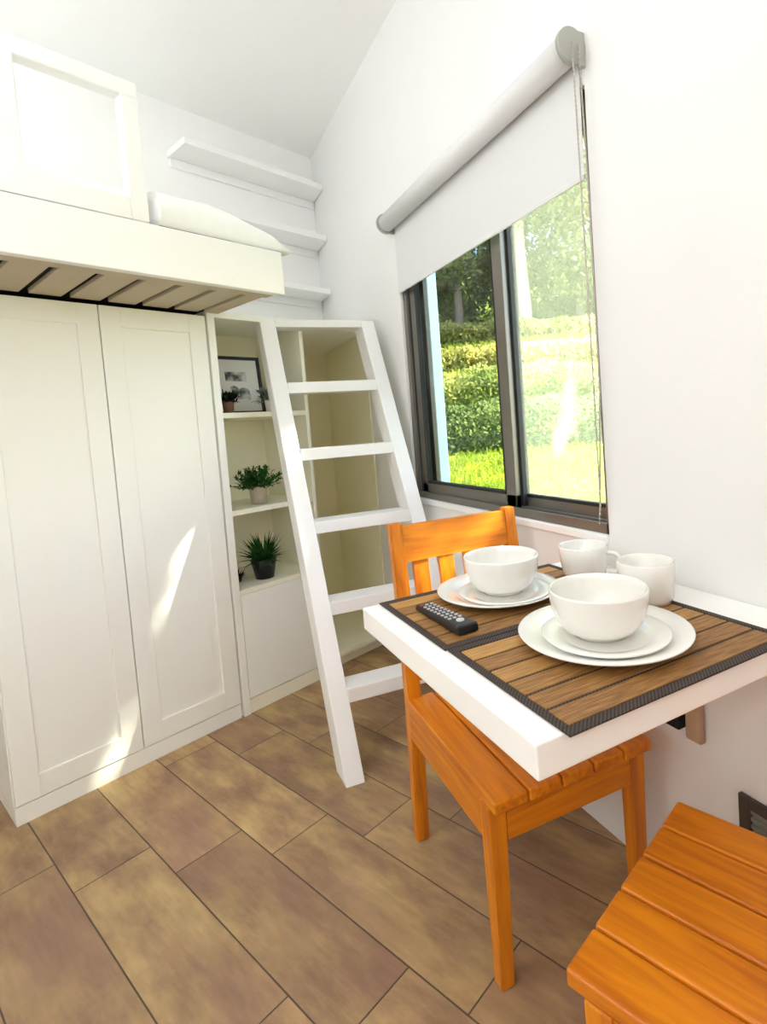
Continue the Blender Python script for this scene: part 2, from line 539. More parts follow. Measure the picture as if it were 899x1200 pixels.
# ------------------------------------------------------------------ roller blind
bl = thing('roller_blind', 'pale grey roller blind half drawn down over the window', 'blind', (WX, 1.78, 2.208))
bm = bmesh.new()
tube(bm, [(-.045, -.645, 0), (-.045, .645, 0)], .039, 28)
obj('roll', bm, M['blind_tube'], bl)
bm = bmesh.new()
box(bm, (-.0085, -.640, -.325), (-.0070, .640, .012))
obj('fabric', bm, M['blind'], bl)
bx('bottom_bar', (-.0115, -.640, -.328), (-.004, .640, -.312), M['blind'], bl, .002)
for y in (-.662, .648):
    bm = bmesh.new()
    tube(bm, [(-.045, y, 0), (-.045, y+.014, 0)], .046, 28)
    box(bm, (-.045, y+.002, -.044), (0, y+.012, .044), .002)
    br = obj('bracket', bm, M['plastic_grey'], bl)
    if y < 0: br['label'] = 'grey bracket and chain wheel'
bm = bmesh.new()
zb = -1.262
pts = [(-.052, -.668, .0), (-.048, -.668, -.4), (-.040, -.664, -.9), (-.032, -.655, zb+.05), (-.034, -.650, zb), (-.026, -.648, zb+.05), (-.022, -.667, -.9), (-.024, -.669, -.4), (-.030, -.668, .0)]
tube(bm, pts, .0022, 6)
rngp = []
for a, b in zip(pts, pts[1:]):
    a, b = Vector(a), Vector(b)
    n = int((b-a).length/.012)
    for i in range(n):
        c = a.lerp(b, i/n)
        bmesh.ops.create_icosphere(bm, subdivisions=1, radius=.0032, matrix=Matrix.Translation(c))
obj('bead_chain', bm, M['cord'], bl)

# ------------------------------------------------------------------ wardrobe (local x along front, y into the wall)
ZW = 1.79
wd = thing('wardrobe', 'white built-in wardrobe with two tall panelled doors', 'wardrobe', A0, PSI)
bm = bmesh.new()
box(bm, (0, .022, .065), (.815, BD-.005, ZW-.001), .002)
obj('body', bm, M['lacquer'], wd)
bx('plinth', (.0, .004, 0), (.812, BD-.01, .064), M['lacquer'], wd, .002)
for x0, x1 in ((.003, .404), (.408, .812)):
    bm = bmesh.new()
    z0, z1 = .069, ZW-.004
    st = .072
    box(bm, (x0, .0075, z0), (x1, .0215, z1), .001, 1)            # recessed panel
    box(bm, (x0, 0, z0), (x0+st, .010, z1), .0015, 1)
    box(bm, (x1-st, 0, z0), (x1, .010, z1), .0015, 1)
    box(bm, (x0+st-.001, 0, z0), (x1-st+.001, .010, z0+.078), .0015, 1)
    box(bm, (x0+st-.001, 0, z1-.078), (x1-st+.001, .010, z1), .0015, 1)
    obj('door', bm, M['lacquer'], wd)

# ------------------------------------------------------------------ shelving unit
un = thing('shelving_unit', 'white open shelving unit between wardrobe and window wall', 'shelving', A0, PSI)
e = .004
S0, S1, S2 = .820, .852, 1.285
SR = s_wall(0)
bx('side_panel', (S0, -.004, 0), (S1, BD-.006, ZW+.022), M['lacquer'], un, .002)
bm = bmesh.new()
prism(bm, [(S1, 0), (SR-e, 0), (s_wall(BD)-e-.004, BD-.006), (S1, BD-.006)], ZW-.006, ZW+.022, .002)
obj('top_panel', bm, M['lacquer'], un)
bm = bmesh.new()
prism(bm, [(S2, .002), (S2+.020, .002), (S2+.020, BD-.02), (S2, BD-.02)], .066, ZW-.006, .0015)
obj('divider', bm, M['carcass'], un)
bm = bmesh.new()
prism(bm, [(S1, .40), (S2, .40), (S2, .415), (S1, .415)], .57, ZW-.006)
prism(bm, [(S2+.02, BD-.02), (s_wall(BD-.02)-.006, BD-.02), (s_wall(BD-.01)-.006, BD-.008), (S2+.02, BD-.008)], .09, ZW-.006)
obj('back_panel', bm, M['niche'], un)
bm = bmesh.new()
prism(bm, [(s_wall(.004)-.017, .004), (s_wall(.004)-.005, .004), (s_wall(BD-.022)-.007, BD-.022), (s_wall(BD-.022)-.019, BD-.022)], .091, ZW-.007)
obj('lining_panel', bm, M['niche'], un)
for z in (1.367, .929):
    bx('shelf', (S1, .003, z-.024), (S2, .40, z), M['carcass'], un, .002)
bx('shelf', (S1, .0, .545), (S2, .40, .568), M['carcass'], un, .002)
bx('cupboard_door', (S1+.003, .0, .069), (S2+.018, .018, .544), M['lacquer'], un, .002)
bm = bmesh.new()
prism(bm, [(S2+.02, .0), (SR-e, .0), (s_wall(BD-.02)-.006, BD-.02), (S2+.02, BD-.02)], .066, .090, .0015)
obj('bottom_panel', bm, M['carcass'], un)
bm = bmesh.new()
prism(bm, [(S1, .004), (S2+.02, .004), (S2+.02, .02), (S1, .02)], .0, .065)
prism(bm, [(S2+.02, .05), (s_wall(.05)-.006, .05), (s_wall(.066)-.006, .066), (S2+.02, .066)], .0, .065)
obj('plinth', bm, M['carcass'], un)

# ------------------------------------------------------------------ loft bed
BL0, BL1, BDf = -1.0, .905, -.470
lb = thing('loft_bed', 'white loft bed with guard rail resting on top of the wardrobe', 'bed', A0, PSI)
bx('side_board', (BL0, BDf, ZW+.002), (BL1, BDf+.032, 1.955), M['white_wood'], lb, .003)
bx('end_board', (BL1-.03, BDf+.032, ZW+.024), (BL1, BD-.01, 1.955), M['white_wood'], lb, .003)
bx('end_board', (BL0, BDf+.032, ZW+.002), (BL0+.03, BD-.01, 1.955), M['white_wood'], lb, .003)
bx('side_ledger', (BL0+.03, BDf+.033, ZW+.003), (BL1-.03, BDf+.085, ZW+.030), M['slat'], lb, .002)
bx('back_board', (BL0+.03, BD-.04, ZW+.024), (BL1-.03, BD-.01, 1.955), M['white_wood'], lb, .003)
pitch = .1225
x = .074-pitch*9
while x < .83:
    hi = min(x+pitch-.026, BL1-.032)
    if x > BL0+.03:
        bx('bed_slat', (x, BDf+.086, ZW+.010), (hi, BD-.045 if False else -.002, ZW+.028), M['slat'], lb, .003)
    x += pitch
# guard rail
GT = 2.388
gr = bpy.data.objects.new('guard_rail', None); COL.objects.link(gr); gr.parent = lb
bx('top_rail', (-.82, BDf, GT-.052), (.428, BDf+.045, GT), M['white_wood'], gr, .006, 3)
bx('bottom_rail', (-.765, BDf, 1.957), (.375, BDf+.045, 2.028), M['white_wood'], gr, .003)
for x0 in (.374, .056, -.35, -.82):
    bx('post', (x0, BDf+.001, 1.957), (x0+.054, BDf+.044, GT-.001), M['white_wood'], gr, .004)

mt = tag(bx('mattress', (BL0+.05, BDf+.055, ZW+.030), (BL1-.045, BD-.06, 1.995), M['ticking'], None, .02, 3), 'mattress under the white duvet on the loft bed', 'mattress')
mt.location = A0; mt.rotation_euler = (0, 0, PSI)

def lumpy(nx, ny, fn):
    bm = bmesh.new()
    g = [[bm.verts.new(fn(i/nx, j/ny)) for j in range(ny+1)] for i in range(nx+1)]
    for i in range(nx):
        for j in range(ny):
            bm.faces.new((g[i][j], g[i+1][j], g[i+1][j+1], g[i][j+1])).smooth = True
    return bm
from mathutils import noise
def duv(u, v):
    s = -.945 + u*1.895
    d0, d1 = BDf+.015, BD-.07
    if s < .445: d0 = BDf+.056
    nz_ = noise.noise(Vector((s*5, v*9, 1.3)))*.022 + noise.noise(Vector((s*13, v*26, 4.3)))*.016 + abs(noise.noise(Vector((s*22+v*30, v*34-s*9, 2.3))))*.014
    fr = .10                                             # share of v spent on the front drop
    topz = 2.075 + .012*math.sin(s*3) - .075*max(0, (s-.55)/.4)**2
    b0 = 1.962
    if v < fr:
        t = v/fr
        a = t*PI/2
        d = d0 + .05*(1-math.sin(a)) *0 + .055*(1-math.cos(a)) - .020*math.sin(t*PI) + nz_*.5*math.sin(t*PI)
        if s < .445: d = max(d, d0)
        z = b0 + (topz-b0+nz_*.6*t)*math.sin(a)
    else:
        t = (v-fr)/(1-fr)
        d = d0+.055 + (d1-d0-.055)*t
        z = topz + nz_*(.6+.4*t)
    e_ = min(1, (1-u)/.035)
    z = b0 + (z-b0)*(.12+.88*math.sin(e_*PI/2))
    return (s, d, z)
du = obj('duvet', lumpy(150, 90, duv), M['duvet'])
mdf = du.modifiers.new('thick', 'SOLIDIFY'); mdf.thickness = .012; mdf.offset = -1
tag(du, 'crumpled white duvet spread on the loft bed, bulging over its side board', 'duvet')
du.location = A0; du.rotation_euler = (0, 0, PSI)

# ------------------------------------------------------------------ shelves on the back wall
for z, s0, word in ((2.800, 1.066, 'topmost white wall shelf above the duvet, highest of three by the corner'),
                    (2.475, 1.066, 'middle white wall shelf between the other two above the bed end'),
                    (2.137, 1.066, 'lowest white wall shelf just above the shelving unit top')):
    t = thing('wall_shelf', word, 'shelf', L(s0, BD, z), PSI, 'white shelves on the back wall')
    bm = bmesh.new()
    f = -.22
    prism(bm, [(0, f), (s_wall(BD+f)-s0-.004, f), (s_wall(BD)-s0-.008, -.003), (0, -.003)], 0, .034, .002)
    obj('board', bm, M['white_wood'], t)
    bx('batten', (.01, -.022, -.048), (s_wall(BD)-s0-.02, -.003, -.001), M['white_wood'], t, .002)

# ------------------------------------------------------------------ ladder
la = thing('ladder', 'white wooden ladder leaning on the shelving unit', 'ladder', (.75, 1.84, 0))
o_l = Vector((.75, 1.84, 0))
TL = .474                                              # run per rise
def fy(x, z):                                          # front line of the stiles
    return 1.842 - (x-.51)*.097 + z*TL
def stile(x0, x1):
    bm = bmesh.new()
    dp = .115
    zt = 1.795
    def P(x, z, dd): return Vector((x, fy(x, z)+dd, z)) - o_l
    hexa(bm, [P(x0, 0, 0), P(x1, 0, 0), P(x1, 0, dp), P(x0, 0, dp), P(x0, zt, 0), P(x1, zt, 0), P(x1, zt, dp), P(x0, zt, dp)], .004, 2)
    return bm
for x0, x1 in ((.477, .546), (.957, 1.024)):
    obj('stile', stile(x0, x1), M['white_wood'], la)
for z0, th in ((1.762, .036), (1.436, .050), (1.134, .050), (.834, .050), (.531, .052), (.236, .054)):
    bm = bmesh.new()
    x0, x1 = .5455, .9575
    dp = .112
    z1 = z0+th
    zm = z0+th/2
    c = [Vector((x, fy(x, zm)+.002+dd, z))-o_l for z in (z0, z1) for x, dd in ((x0, 0), (x1, 0), (x1, dp), (x0, dp))]
    hexa(bm, c, .003, 2)
    obj('tread', bm, M['white_wood'], la)

# ------------------------------------------------------------------ table
TZ = .82
tb = thing('dining_table', 'thick white tabletop fixed to the wall under the window', 'table', (WX, .92, 0))
bx('tabletop', (.4035-WX, .575-.92, TZ-.052), (-.002, 1.264-.92, TZ), M['table_white'], tb, .003)
wb = bpy.data.objects.new('support_bracket', None); COL.objects.link(wb); wb.parent = tb
bx('batten', (-.024, -.075, .448), (-.002, -.032, TZ-.053), M['tan_wood'], wb, .006)
bx('steel_bar', (-.040, -.028, .470), (-.002, .012, TZ-.053), M['metal_dark'], wb, .003)
bx('steel_arm', (-.30, -.020, TZ-.070), (-.040, .004, TZ-.053), M['metal_dark'], wb, .003)

# ------------------------------------------------------------------ dining chairs
CW = .445
def make_chair():
    c = thing('dining_chair', 'orange wooden slat-back dining chair tucked under the far side of the table', 'chair', (.785, 1.195, 0), R(-3.2))
    # local: x across, -y is the front of the seat
    hx = CW/2
    st = bpy.data.objects.new('seat', None)
    bm = bmesh.new()
    n = 5
    pw = CW/n
    for i in range(n):
        a = -hx + i*pw
        y0, y1 = -.258, .262
        if i == 0 or i == n-1:
            pass
        box(bm, (a+.0022, y0, .424), (a+pw-.0022, y1, .452), .0055, 3)
    box(bm, (-hx+.02, -.235, .416), (hx-.02, .24, .4385))
    obj('seat', bm, M['chair_y'], c)
    for x in (-hx+.002, hx-.046):
        bm = bmesh.new()
        hexa(bm, [(x+.005, -.225, 0), (x+.039, -.225, 0), (x+.039, -.190, 0), (x+.005, -.190, 0), (x, -.230, .423), (x+.044, -.230, .423), (x+.044, -.186, .423), (x, -.186, .423)], .003)
        obj('leg', bm, M['chair_z'], c)
    for sgn, x in ((-1, -hx+.006), (1, hx-.046)):
        bm = bmesh.new()
        # back post: straight up to the seat then leaning back
        prof = [(.272, 0, .034), (.250, .44, .046), (.258, .60, .044), (.305, .962, .030)]
        rows = []
        for y, z, d in prof:
            rows.append([bm.verts.new((x, y, z)), bm.verts.new((x+.040, y, z)), bm.verts.new((x+.040, y+d, z)), bm.verts.new((x, y+d, z))])
        fs = [bm.faces.new(rows[0][::-1]), bm.faces.new(rows[-1])]
        for a, b in zip(rows, rows[1:]):
            for k in range(4):
                fs.append(bm.faces.new((a[k], a[(k+1) % 4], b[(k+1) % 4], b[k])))
        bmesh.ops.recalc_face_normals(bm, faces=fs)
        bmesh.ops.bevel(bm, geom=[e for e in bm.edges if e.calc_face_angle(0) > .5], offset=.003, segments=2, affect='EDGES')
        obj('back_post', bm, M['chair_z'], c)
    yb = lambda z: .258 + (z-.60)/.362*.047
    # top rail, slightly bowed
    def bowed(z0, z1, th, bow, off):
        bm = bmesh.new()
        n = 10
        rows = []
        x0, x1 = -hx+.045, hx-.045
        for i in range(n+1):
            t = i/n
            x = x0+(x1-x0)*t
            b = bow*4*t*(1-t)
            rows.append([bm.verts.new((x, yb(z0)+off+b, z0)), bm.verts.new((x, yb(z1)+off+b, z1)), bm.verts.new((x, yb(z1)+off+b+th, z1)), bm.verts.new((x, yb(z0)+off+b+th, z0))])
        fs = [bm.faces.new(rows[0]), bm.faces.new(rows[-1][::-1])]
        for a, b in zip(rows, rows[1:]):
            for k in range(4):
                fs.append(bm.faces.new((a[k], a[(k+1) % 4], b[(k+1) % 4], b[k])))
        bmesh.ops.recalc_face_normals(bm, faces=fs)
        return bm
    obj('top_rail', bowed(.845, .952, .024, .006, .004), M['chair_x'], c)
    obj('lower_rail', bowed(.50, .545, .022, .004, .006), M['chair_x'], c)
    for i in range(4):
        xc = -.1275 + i*.085
        bm = bmesh.new()
        hexa(bm, [(xc-.025, yb(.54)+.012, .54), (xc+.025, yb(.54)+.012, .54), (xc+.025, yb(.54)+.026, .54), (xc-.025, yb(.54)+.026, .54),
                  (xc-.025, yb(.85)+.012, .85), (xc+.025, yb(.85)+.012, .85), (xc+.025, yb(.85)+.026, .85), (xc-.025, yb(.85)+.026, .85)], .002)
        obj('back_slat', bm, M['chair_z'], c)
    # aprons
    bx('apron', (-hx+.046, -.228, .335), (hx-.046, -.206, .4235), M['chair_x'], c, .003)
    bx('apron', (-hx+.045, .256, .335), (hx-.045, .276, .4235), M['chair_x'], c, .003)
    for x in (-hx+.003, hx-.025):
        bx('apron', (x, -.186, .335), (x+.022, .250, .4235), M['chair_y'], c, .003)
    return c
ch1 = make_chair()
ch2 = copy_tree(ch1)
ch2['label'] = 'orange wooden dining chair nearest the camera, its slatted seat in the lower right corner'
for c in (ch1, ch2): c['group'] = 'orange wooden dining chairs at the table'
ch2.location = (.660+.326*.258, .680-.946*.258, 0)
ch2.rotation_euler = (0, 0, R(199))

# ------------------------------------------------------------------ placemats
def mat_material():
    m, t, p, N, K = mat_base('woven_bamboo_placemat')
    tc = N.new('ShaderNodeTexCoord')
    sx = N.new('ShaderNodeSeparateXYZ'); K.new(tc.outputs['Object'], sx.inputs[0])
    ma = lambda op, a, b=None: math_node(N, K, op, a, b)
    mp = N.new('ShaderNodeMapping'); mp.inputs['Scale'].default_value = (6, 60, 6)
    K.new(tc.outputs['Object'], mp.inputs['Vector'])
    nz = N.new('ShaderNodeTexNoise'); nz.inputs['Scale'].default_value = 3; nz.inputs['Detail'].default_value = 6
    K.new(mp.outputs[0], nz.inputs['Vector'])
    # slat tone per strip
    wn_ = N.new('ShaderNodeTexWhiteNoise'); wn_.noise_dimensions = '1D'
    K.new(ma('FLOOR', ma('DIVIDE', sx.outputs[1], .0517)), wn_.inputs['W'])
    f = ma('ADD', ma('MULTIPLY', nz.outputs[0], .75), ma('MULTIPLY', wn_.outputs[0], .3))
    cr = N.new('ShaderNodeValToRGB')
    cr.color_ramp.elements[0].position = .3; cr.color_ramp.elements[0].color = (.20, .085, .018, 1)
    cr.color_ramp.elements[1].position = .8; cr.color_ramp.elements[1].color = (.60, .32, .085, 1)
    K.new(f, cr.inputs[0])
    # cross threads
    th = ma('ABSOLUTE', ma('SINE', ma('MULTIPLY', sx.outputs[0], 520)))
    hs = N.new('ShaderNodeHueSaturation'); K.new(cr.outputs[0], hs.inputs['Color'])
    K.new(ma('ADD', ma('MULTIPLY', th, .22), .8), hs.inputs['Value'])
    K.new(hs.outputs[0], p.inputs['Base Color'])
    p.inputs['Roughness'].default_value = .6
    return m
def border_material():
    m, t, p, N, K = mat_base('dark_woven_binding')
    tc = N.new('ShaderNodeTexCoord')
    mp = N.new('ShaderNodeMapping'); mp.inputs['Rotation'].default_value = (0, 0, R(45))
    K.new(tc.outputs['Object'], mp.inputs['Vector'])
    wv = N.new('ShaderNodeTexWave'); wv.inputs['Scale'].default_value = 60
    K.new(mp.outputs[0], wv.inputs['Vector'])
    mx = N.new('ShaderNodeMix'); mx.data_type = 'RGBA'
    mx.inputs['A'].default_value = (.014, .009, .007, 1); mx.inputs['B'].default_value = (.075, .050, .038, 1)
    K.new(wv.outputs[0], mx.inputs['Factor'])
    K.new(mx.outputs['Result'], p.inputs['Base Color'])
    p.inputs['Roughness'].default_value = .8
    return m
M['mat'] = mat_material(); M['mat_border'] = border_material()
MW, MD = .525, .348
def make_mat(x, y, z, rz, label):
    t = thing('placemat', label, 'placemat', (x, y, z), rz, 'bamboo placemats on the table')
    n = 6
    bm = bmesh.new()
    b = .019
    ph = (MD-2*b)/n
    for i in range(n):
        y0 = -MD/2+b+i*ph
        box(bm, (-MW/2+b-.002, y0+.0032, .0004), (MW/2-b+.002, y0+ph-.0032, .0030), .0008, 1)
    obj('slats', bm, M['mat'], t)
    bm = bmesh.new()
    for lo, hi in (((-MW/2, -MD/2, .0002), (MW/2, -MD/2+b, .0034)), ((-MW/2, MD/2-b, .0002), (MW/2, MD/2, .0034)),
                   ((-MW/2, -MD/2+b, .0002), (-MW/2+b*.7, MD/2-b, .0034)), ((MW/2-b*.7, -MD/2+b, .0002), (MW/2, MD/2-b, .0034))):
        box(bm, lo, hi, .0006, 1)
    box(bm, (-MW/2+b*.7, -MD/2+b, .0002), (MW/2-b*.7, MD/2-b, .0012))
    obj('binding', bm, M['mat_border'], t)
    return t
make_mat(.712, .735, TZ+.0002, 0, 'brown bamboo placemat at the near edge of the table under the front plates and bowl')
make_mat(.708, 1.086, TZ+.0002, 0, 'brown bamboo placemat at the far side of the table with the remote on it')

# ------------------------------------------------------------------ china
ZM = TZ+.0036
def plate(r, h, name, label, loc, group):
    t = thing(name, label, 'plate', loc, 0, group)
    bm = bmesh.new()
    prof = [(0, .004), (r*.60, .004), (r*.66, .006), (r*.72, h*.55), (r*.985, h), (r, h-.001), (r*.99, h-.004), (r*.74, h*.55-.005), (r*.64, .0015), (r*.60, 0), (r*.56, 0), (r*.54, .002), (0, .002)]
    lathe(bm, prof, 72)
    o = obj('plate_body', bm, M['china'], t)
    return t
def plate1(r, h, name, label, loc, group):
    bm = bmesh.new()
    prof = [(0, .004), (r*.60, .004), (r*.66, .006), (r*.72, h*.55), (r*.985, h), (r, h-.001), (r*.99, h-.004), (r*.74, h*.55-.005), (r*.64, .0015), (r*.60, 0), (r*.56, 0), (r*.54, .002), (0, .002)]
    lathe(bm, prof, 72)
    o = obj(name, bm, M['china'])
    o.location = loc
    return tag(o, label, 'plate', group)
def bowl(r, rb, h, label, loc):
    bm = bmesh.new()
    prof = [(0, .010), (rb*.7, .010)]
    for i in range(0, 11):
        a = i/10
        rr = rb*.9 + (r-.004-rb*.9)*math.sin(a*PI/2)**.9
        zz = .012 + (h-.012)*(1-math.cos(a*PI/2))**.95
        prof.append((rr, zz))
    prof += [(r-.002, h+.0015), (r, h-.001)]
    for i in range(10, -1, -1):
        a = i/10
        rr = rb*.97 + (r-rb*.97)*math.sin(a*PI/2)**.9
        zz = .007 + (h-.010)*(1-math.cos(a*PI/2))**.95
        prof.append((rr, zz))
    prof += [(rb*.93, 0), (rb*.80, 0), (rb*.78, .003), (0, .003)]
    lathe(bm, prof, 72)
    o = obj('bowl', bm, M['china'])
    o.location = loc
    return tag(o, label, 'bowl', 'white bowls on the plates')
plate1(.161, .022, 'dinner_plate', 'large white dinner plate nearest the camera, lowest of its stack', (.712, .770, ZM), 'white dinner plates on the placemats')
plate1(.117, .017, 'side_plate', 'white side plate on the nearer dinner plate, under the front bowl', (.700, .752, ZM+.0085), 'white side plates on the dinner plates')
bowl(.0915, .050, .088, 'white round bowl on the nearer plates, at the front of the table', (.702, .768, ZM+.0130))
plate1(.150, .022, 'dinner_plate', 'large white dinner plate beyond the remote, lowest of the far stack', (.7035, 1.119, ZM), 'white dinner plates on the placemats')
plate1(.110, .017, 'side_plate', 'white side plate on the farther dinner plate, under the back bowl', (.699, 1.082, ZM+.0085), 'white side plates on the dinner plates')
bowl(.0905, .052, .088, 'white round bowl on the farther plates, in front of the chair back', (.708, 1.106, ZM+.0130))
def mug(r, rb, h, ang, label, loc):
    t = thing('mug', label, 'mug', loc, ang, 'white mugs by the wall')
    bm = bmesh.new()
    prof = [(0, .006), (rb*.85, .006), (rb-.003, .012), (r-.004, h-.004), (r-.002, h), (r, h-.002), ((r+rb)/2+.001, h*.5), (rb+.001, .012), (rb-.003, 0), (rb*.8, 0), (rb*.78, .002), (0, .002)]
    lathe(bm, prof, 56)
    obj('cup', bm, M['china'], t)
    bm = bmesh.new()
    pts = [(rb+.002+.004*0, 0, h*.22), (r+.016, 0, h*.20), (r+.032, 0, h*.36), (r+.034, 0, h*.58), (r+.020, 0, h*.78), (r-.002, 0, h*.80)]
    out = []
    P = [Vector(p) for p in pts]
    for i in range(len(P)-1):
        for k in range(5):
            tt = k/5
            a = P[max(i-1, 0)]; b = P[i]; c = P[i+1]; d = P[min(i+2, len(P)-1)]
            out.append(.5*((2*b)+(c-a)*tt+(2*a-5*b+4*c-d)*tt**2+(3*b-a-3*c+d)*tt**3))
    out.append(P[-1])
    tube(bm, out, .0062, 10)
    obj('handle', bm, M['china'], t)
    return t
mug(.065, .056, .082, R(-62), 'white mug beside the far bowl, under the window', (.968, 1.105, TZ+.0002 if False else ZM))
mug(.0635, .056, .091, R(35), 'white mug beside the near bowl, against the bare wall', (.938, .868, ZM))

# ------------------------------------------------------------------ remote control
rm = thing('remote_control', 'black remote control with pale buttons on the far placemat', 'remote', (.5165, 1.050, ZM), R(2.5))
bm = bmesh.new()
hexa(bm, [(-.020, .102, .001), (-.026, -.100, .001), (.026, -.100, .001), (.020, .102, .001), (-.018, .100, .014), (-.024, -.098, .020), (.024, -.098, .020), (.018, .100, .014)], .004, 3)
obj('case', bm, M['black_plastic'], rm)
zt_ = lambda y: .0142 + (.100-y)/.198*.006
k = 0
for r_ in range(9):
    y = .078 - r_*.0155
    for c_ in range(3):
        x = (c_-1)*.0125
        bm = bmesh.new()
        box(bm, (x-.0036, y-.0030, zt_(y)-.001), (x+.0036, y+.0030, zt_(y)+.0022), .0012, 2)
        obj('button', bm, M['button_red'] if (r_ == 0 and c_ == 0) else M['button'], rm)
bm = bmesh.new()
tube(bm, [(0, .0, zt_(0)-.002), (0, .0, zt_(0)+.0028)], .0085, 20)
bmesh.ops.translate(bm, verts=bm.verts, vec=(0, -.068, .002))
obj('dial_button', bm, M['button'], rm)

# ------------------------------------------------------------------ shelf ornaments
def leaf_strip(bm, base, dirv, length, width, droop, n=4, up=Vector((0, 0, 1))):
    d = Vector(dirv).normalized()
    side = d.cross(up)
    if side.length < .05: side = d.cross(Vector((1, 0, 0)))
    side.normalize()
    p = Vector(base)
    prev = None
    for i in range(n+1):
        t = i/n
        ww = width*math.sin(min(1, t*1.0+.12)*PI)**.8 if t < 1 else 0
        a, b = p - side*ww/2, p + side*ww/2
        if t == 1:
            tip = bm.verts.new(p)
            bm.faces.new((prev[0], prev[1], tip))
        else:
            cur = (bm.verts.new(a), bm.verts.new(b))
            if prev: bm.faces.new((prev[0], prev[1], cur[1], cur[0]))
            prev = cur
        d = (d - up*droop/n).normalized()
        p = p + d*length/n

def pot_mesh(rt, rb, h, lip=0.0):
    bm = bmesh.new()
    prof = [(0, .0), (rb, 0), (rt, h-.010-lip)]
    if lip: prof += [(rt+.003, h-lip-.008), (rt+.004, h-.002)]
    prof += [(rt, h), (rt-.004, h-.001), (rt-.006, h-.012), (0, h-.012)]
    lathe(bm, prof, 32)
    return bm
def potted(name, label, loc, potmat, rt, rb, h, leafmat, kind, R_, H_, n, seed, lip=0.0, potname='pot'):
    t = thing(name, label, 'plant', loc)
    obj(potname, pot_mesh(rt, rb, h, lip), potmat, t)
    bm = bmesh.new()
    lathe(bm, [(0, h-.010), (rt-.0065, h-.011)], 24)
    obj('soil', bm, M['soil'], t)
    rng = random.Random(seed)
    bm = bmesh.new()
    if kind == 'grass':
        for i in range(n):
            a = rng.uniform(0, 2*PI); el = rng.uniform(.25, 1.5)
            d = Vector((math.cos(a)*math.cos(el), math.sin(a)*math.cos(el), math.sin(el)))
            b = Vector((math.cos(a)*rng.uniform(0, rt*.6), math.sin(a)*rng.uniform(0, rt*.6), h-.012))
            leaf_strip(bm, b, d, rng.uniform(.7, 1.05)*math.hypot(R_*math.cos(el), H_*math.sin(el)), rng.uniform(.010, .016), rng.uniform(.2, .9), 5)
    else:
        # bushy: short stems carrying leaflets
        for i in range(n):
            a = rng.uniform(0, 2*PI); el = rng.uniform(.12, 1.45)
            d = Vector((math.cos(a)*math.cos(el), math.sin(a)*math.cos(el), math.sin(el)))
            Ls = math.hypot(R_*math.cos(el), H_*math.sin(el))*rng.uniform(.75, 1.0)
            b = Vector((math.cos(a)*rt*.4, math.sin(a)*rt*.4, h-.012))
            tube(bm, [b, b+d*Ls], .0012, 4)
            for k in range(7):
                f = .35+.65*k/6
                p = b+d*Ls*f
                for sg in (-1, 1):
                    ld = (d*.6 + Vector((rng.uniform(-1, 1), rng.uniform(-1, 1), rng.uniform(-.2, .8)))).normalized()
                    leaf_strip(bm, p, ld, rng.uniform(.018, .030), .009, .5, 3)
    obj('leaves', bm, leafmat, t)
    return t
potted('potted_fern', 'bushy green plant in a speckled beige pot on the middle shelf', L(1.047, .10, .9295), M['pot_stone'], .042, .036, .086, M['leaf'], 'bush', .115, .105, 85, 3)
potted('potted_grass', 'spiky green plant in a black pot on the lowest open shelf', L(1.040, .10, .5685), M['pot_black'], .056, .042, .096, M['leaf_dark'], 'grass', .105, .150, 190, 5, .016)
potted('potted_sprig', 'small dark low plant behind the left post on the lowest open shelf', L(.925, .16, .5685), M['pot_black'], .028, .022, .03, M['leaf_black'], 'grass', .07, .05, 26, 8)
potted('potted_sprig', 'little brown pot with a dark plant in front of the framed picture', L(.935, .10, 1.3675), M['pot_brown'], .026, .022, .060, M['leaf_black'], 'bush', .040, .050, 26, 11)
potted('potted_sprig', 'little white pot with grey green leaves at the right of the framed picture', L(1.150, .085, 1.3675), M['pot_white'], .030, .025, .058, M['leaf_grey'], 'bush', .065, .075, 30, 12)

def art_material():
    m, t, p, N, K = mat_base('grey_ink_print')
    tc = N.new('ShaderNodeTexCoord')
    nz = N.new('ShaderNodeTexNoise'); nz.inputs['Scale'].default_value = 14; nz.inputs['Detail'].default_value = 3
    K.new(tc.outputs['Object'], nz.inputs['Vector'])
    cr = N.new('ShaderNodeValToRGB')
    cr.color_ramp.elements[0].position = .38; cr.color_ramp.elements[0].color = (.07, .075, .08, 1)
    cr.color_ramp.elements[1].position = .55; cr.color_ramp.elements[1].color = (.62, .63, .62, 1)
    K.new(nz.outputs[0], cr.inputs[0])
    K.new(cr.outputs[0], p.inputs['Base Color'])
    p.inputs['Roughness'].default_value = .6
    return m
M['art'] = art_material()
M['passe'] = paint('white_picture_mount', (.80, .80, .78), .7, .01, 8)
M['ink'] = paint('grey_ink', (.16, .165, .17), .7, .35, 60)
M['ink_pale'] = paint('pale_grey_ink', (.45, .46, .46), .7, .25, 60)
pf = thing('framed_picture', 'black framed picture leaning at the back of the top shelf', 'picture', L(1.060, .215, 1.3675), PSI)
lean = Matrix.Rotation(R(-6), 4, 'X')
PW, PH = .262, .288
bm = bmesh.new()
fw = .015
for lo, hi in (((-PW/2, -.012, 0), (-PW/2+fw, .008, PH)), ((PW/2-fw, -.012, 0), (PW/2, .008, PH)), ((-PW/2+fw, -.012, 0), (PW/2-fw, .008, fw)), ((-PW/2+fw, -.012, PH-fw), (PW/2-fw, .008, PH))):
    box(bm, lo, hi, .0015, 1, lean)
obj('frame', bm, M['black_frame'], pf)
bm = bmesh.new()
box(bm, (-PW/2+fw, -.002, fw), (PW/2-fw, .004, PH-fw), 0, 1, lean)
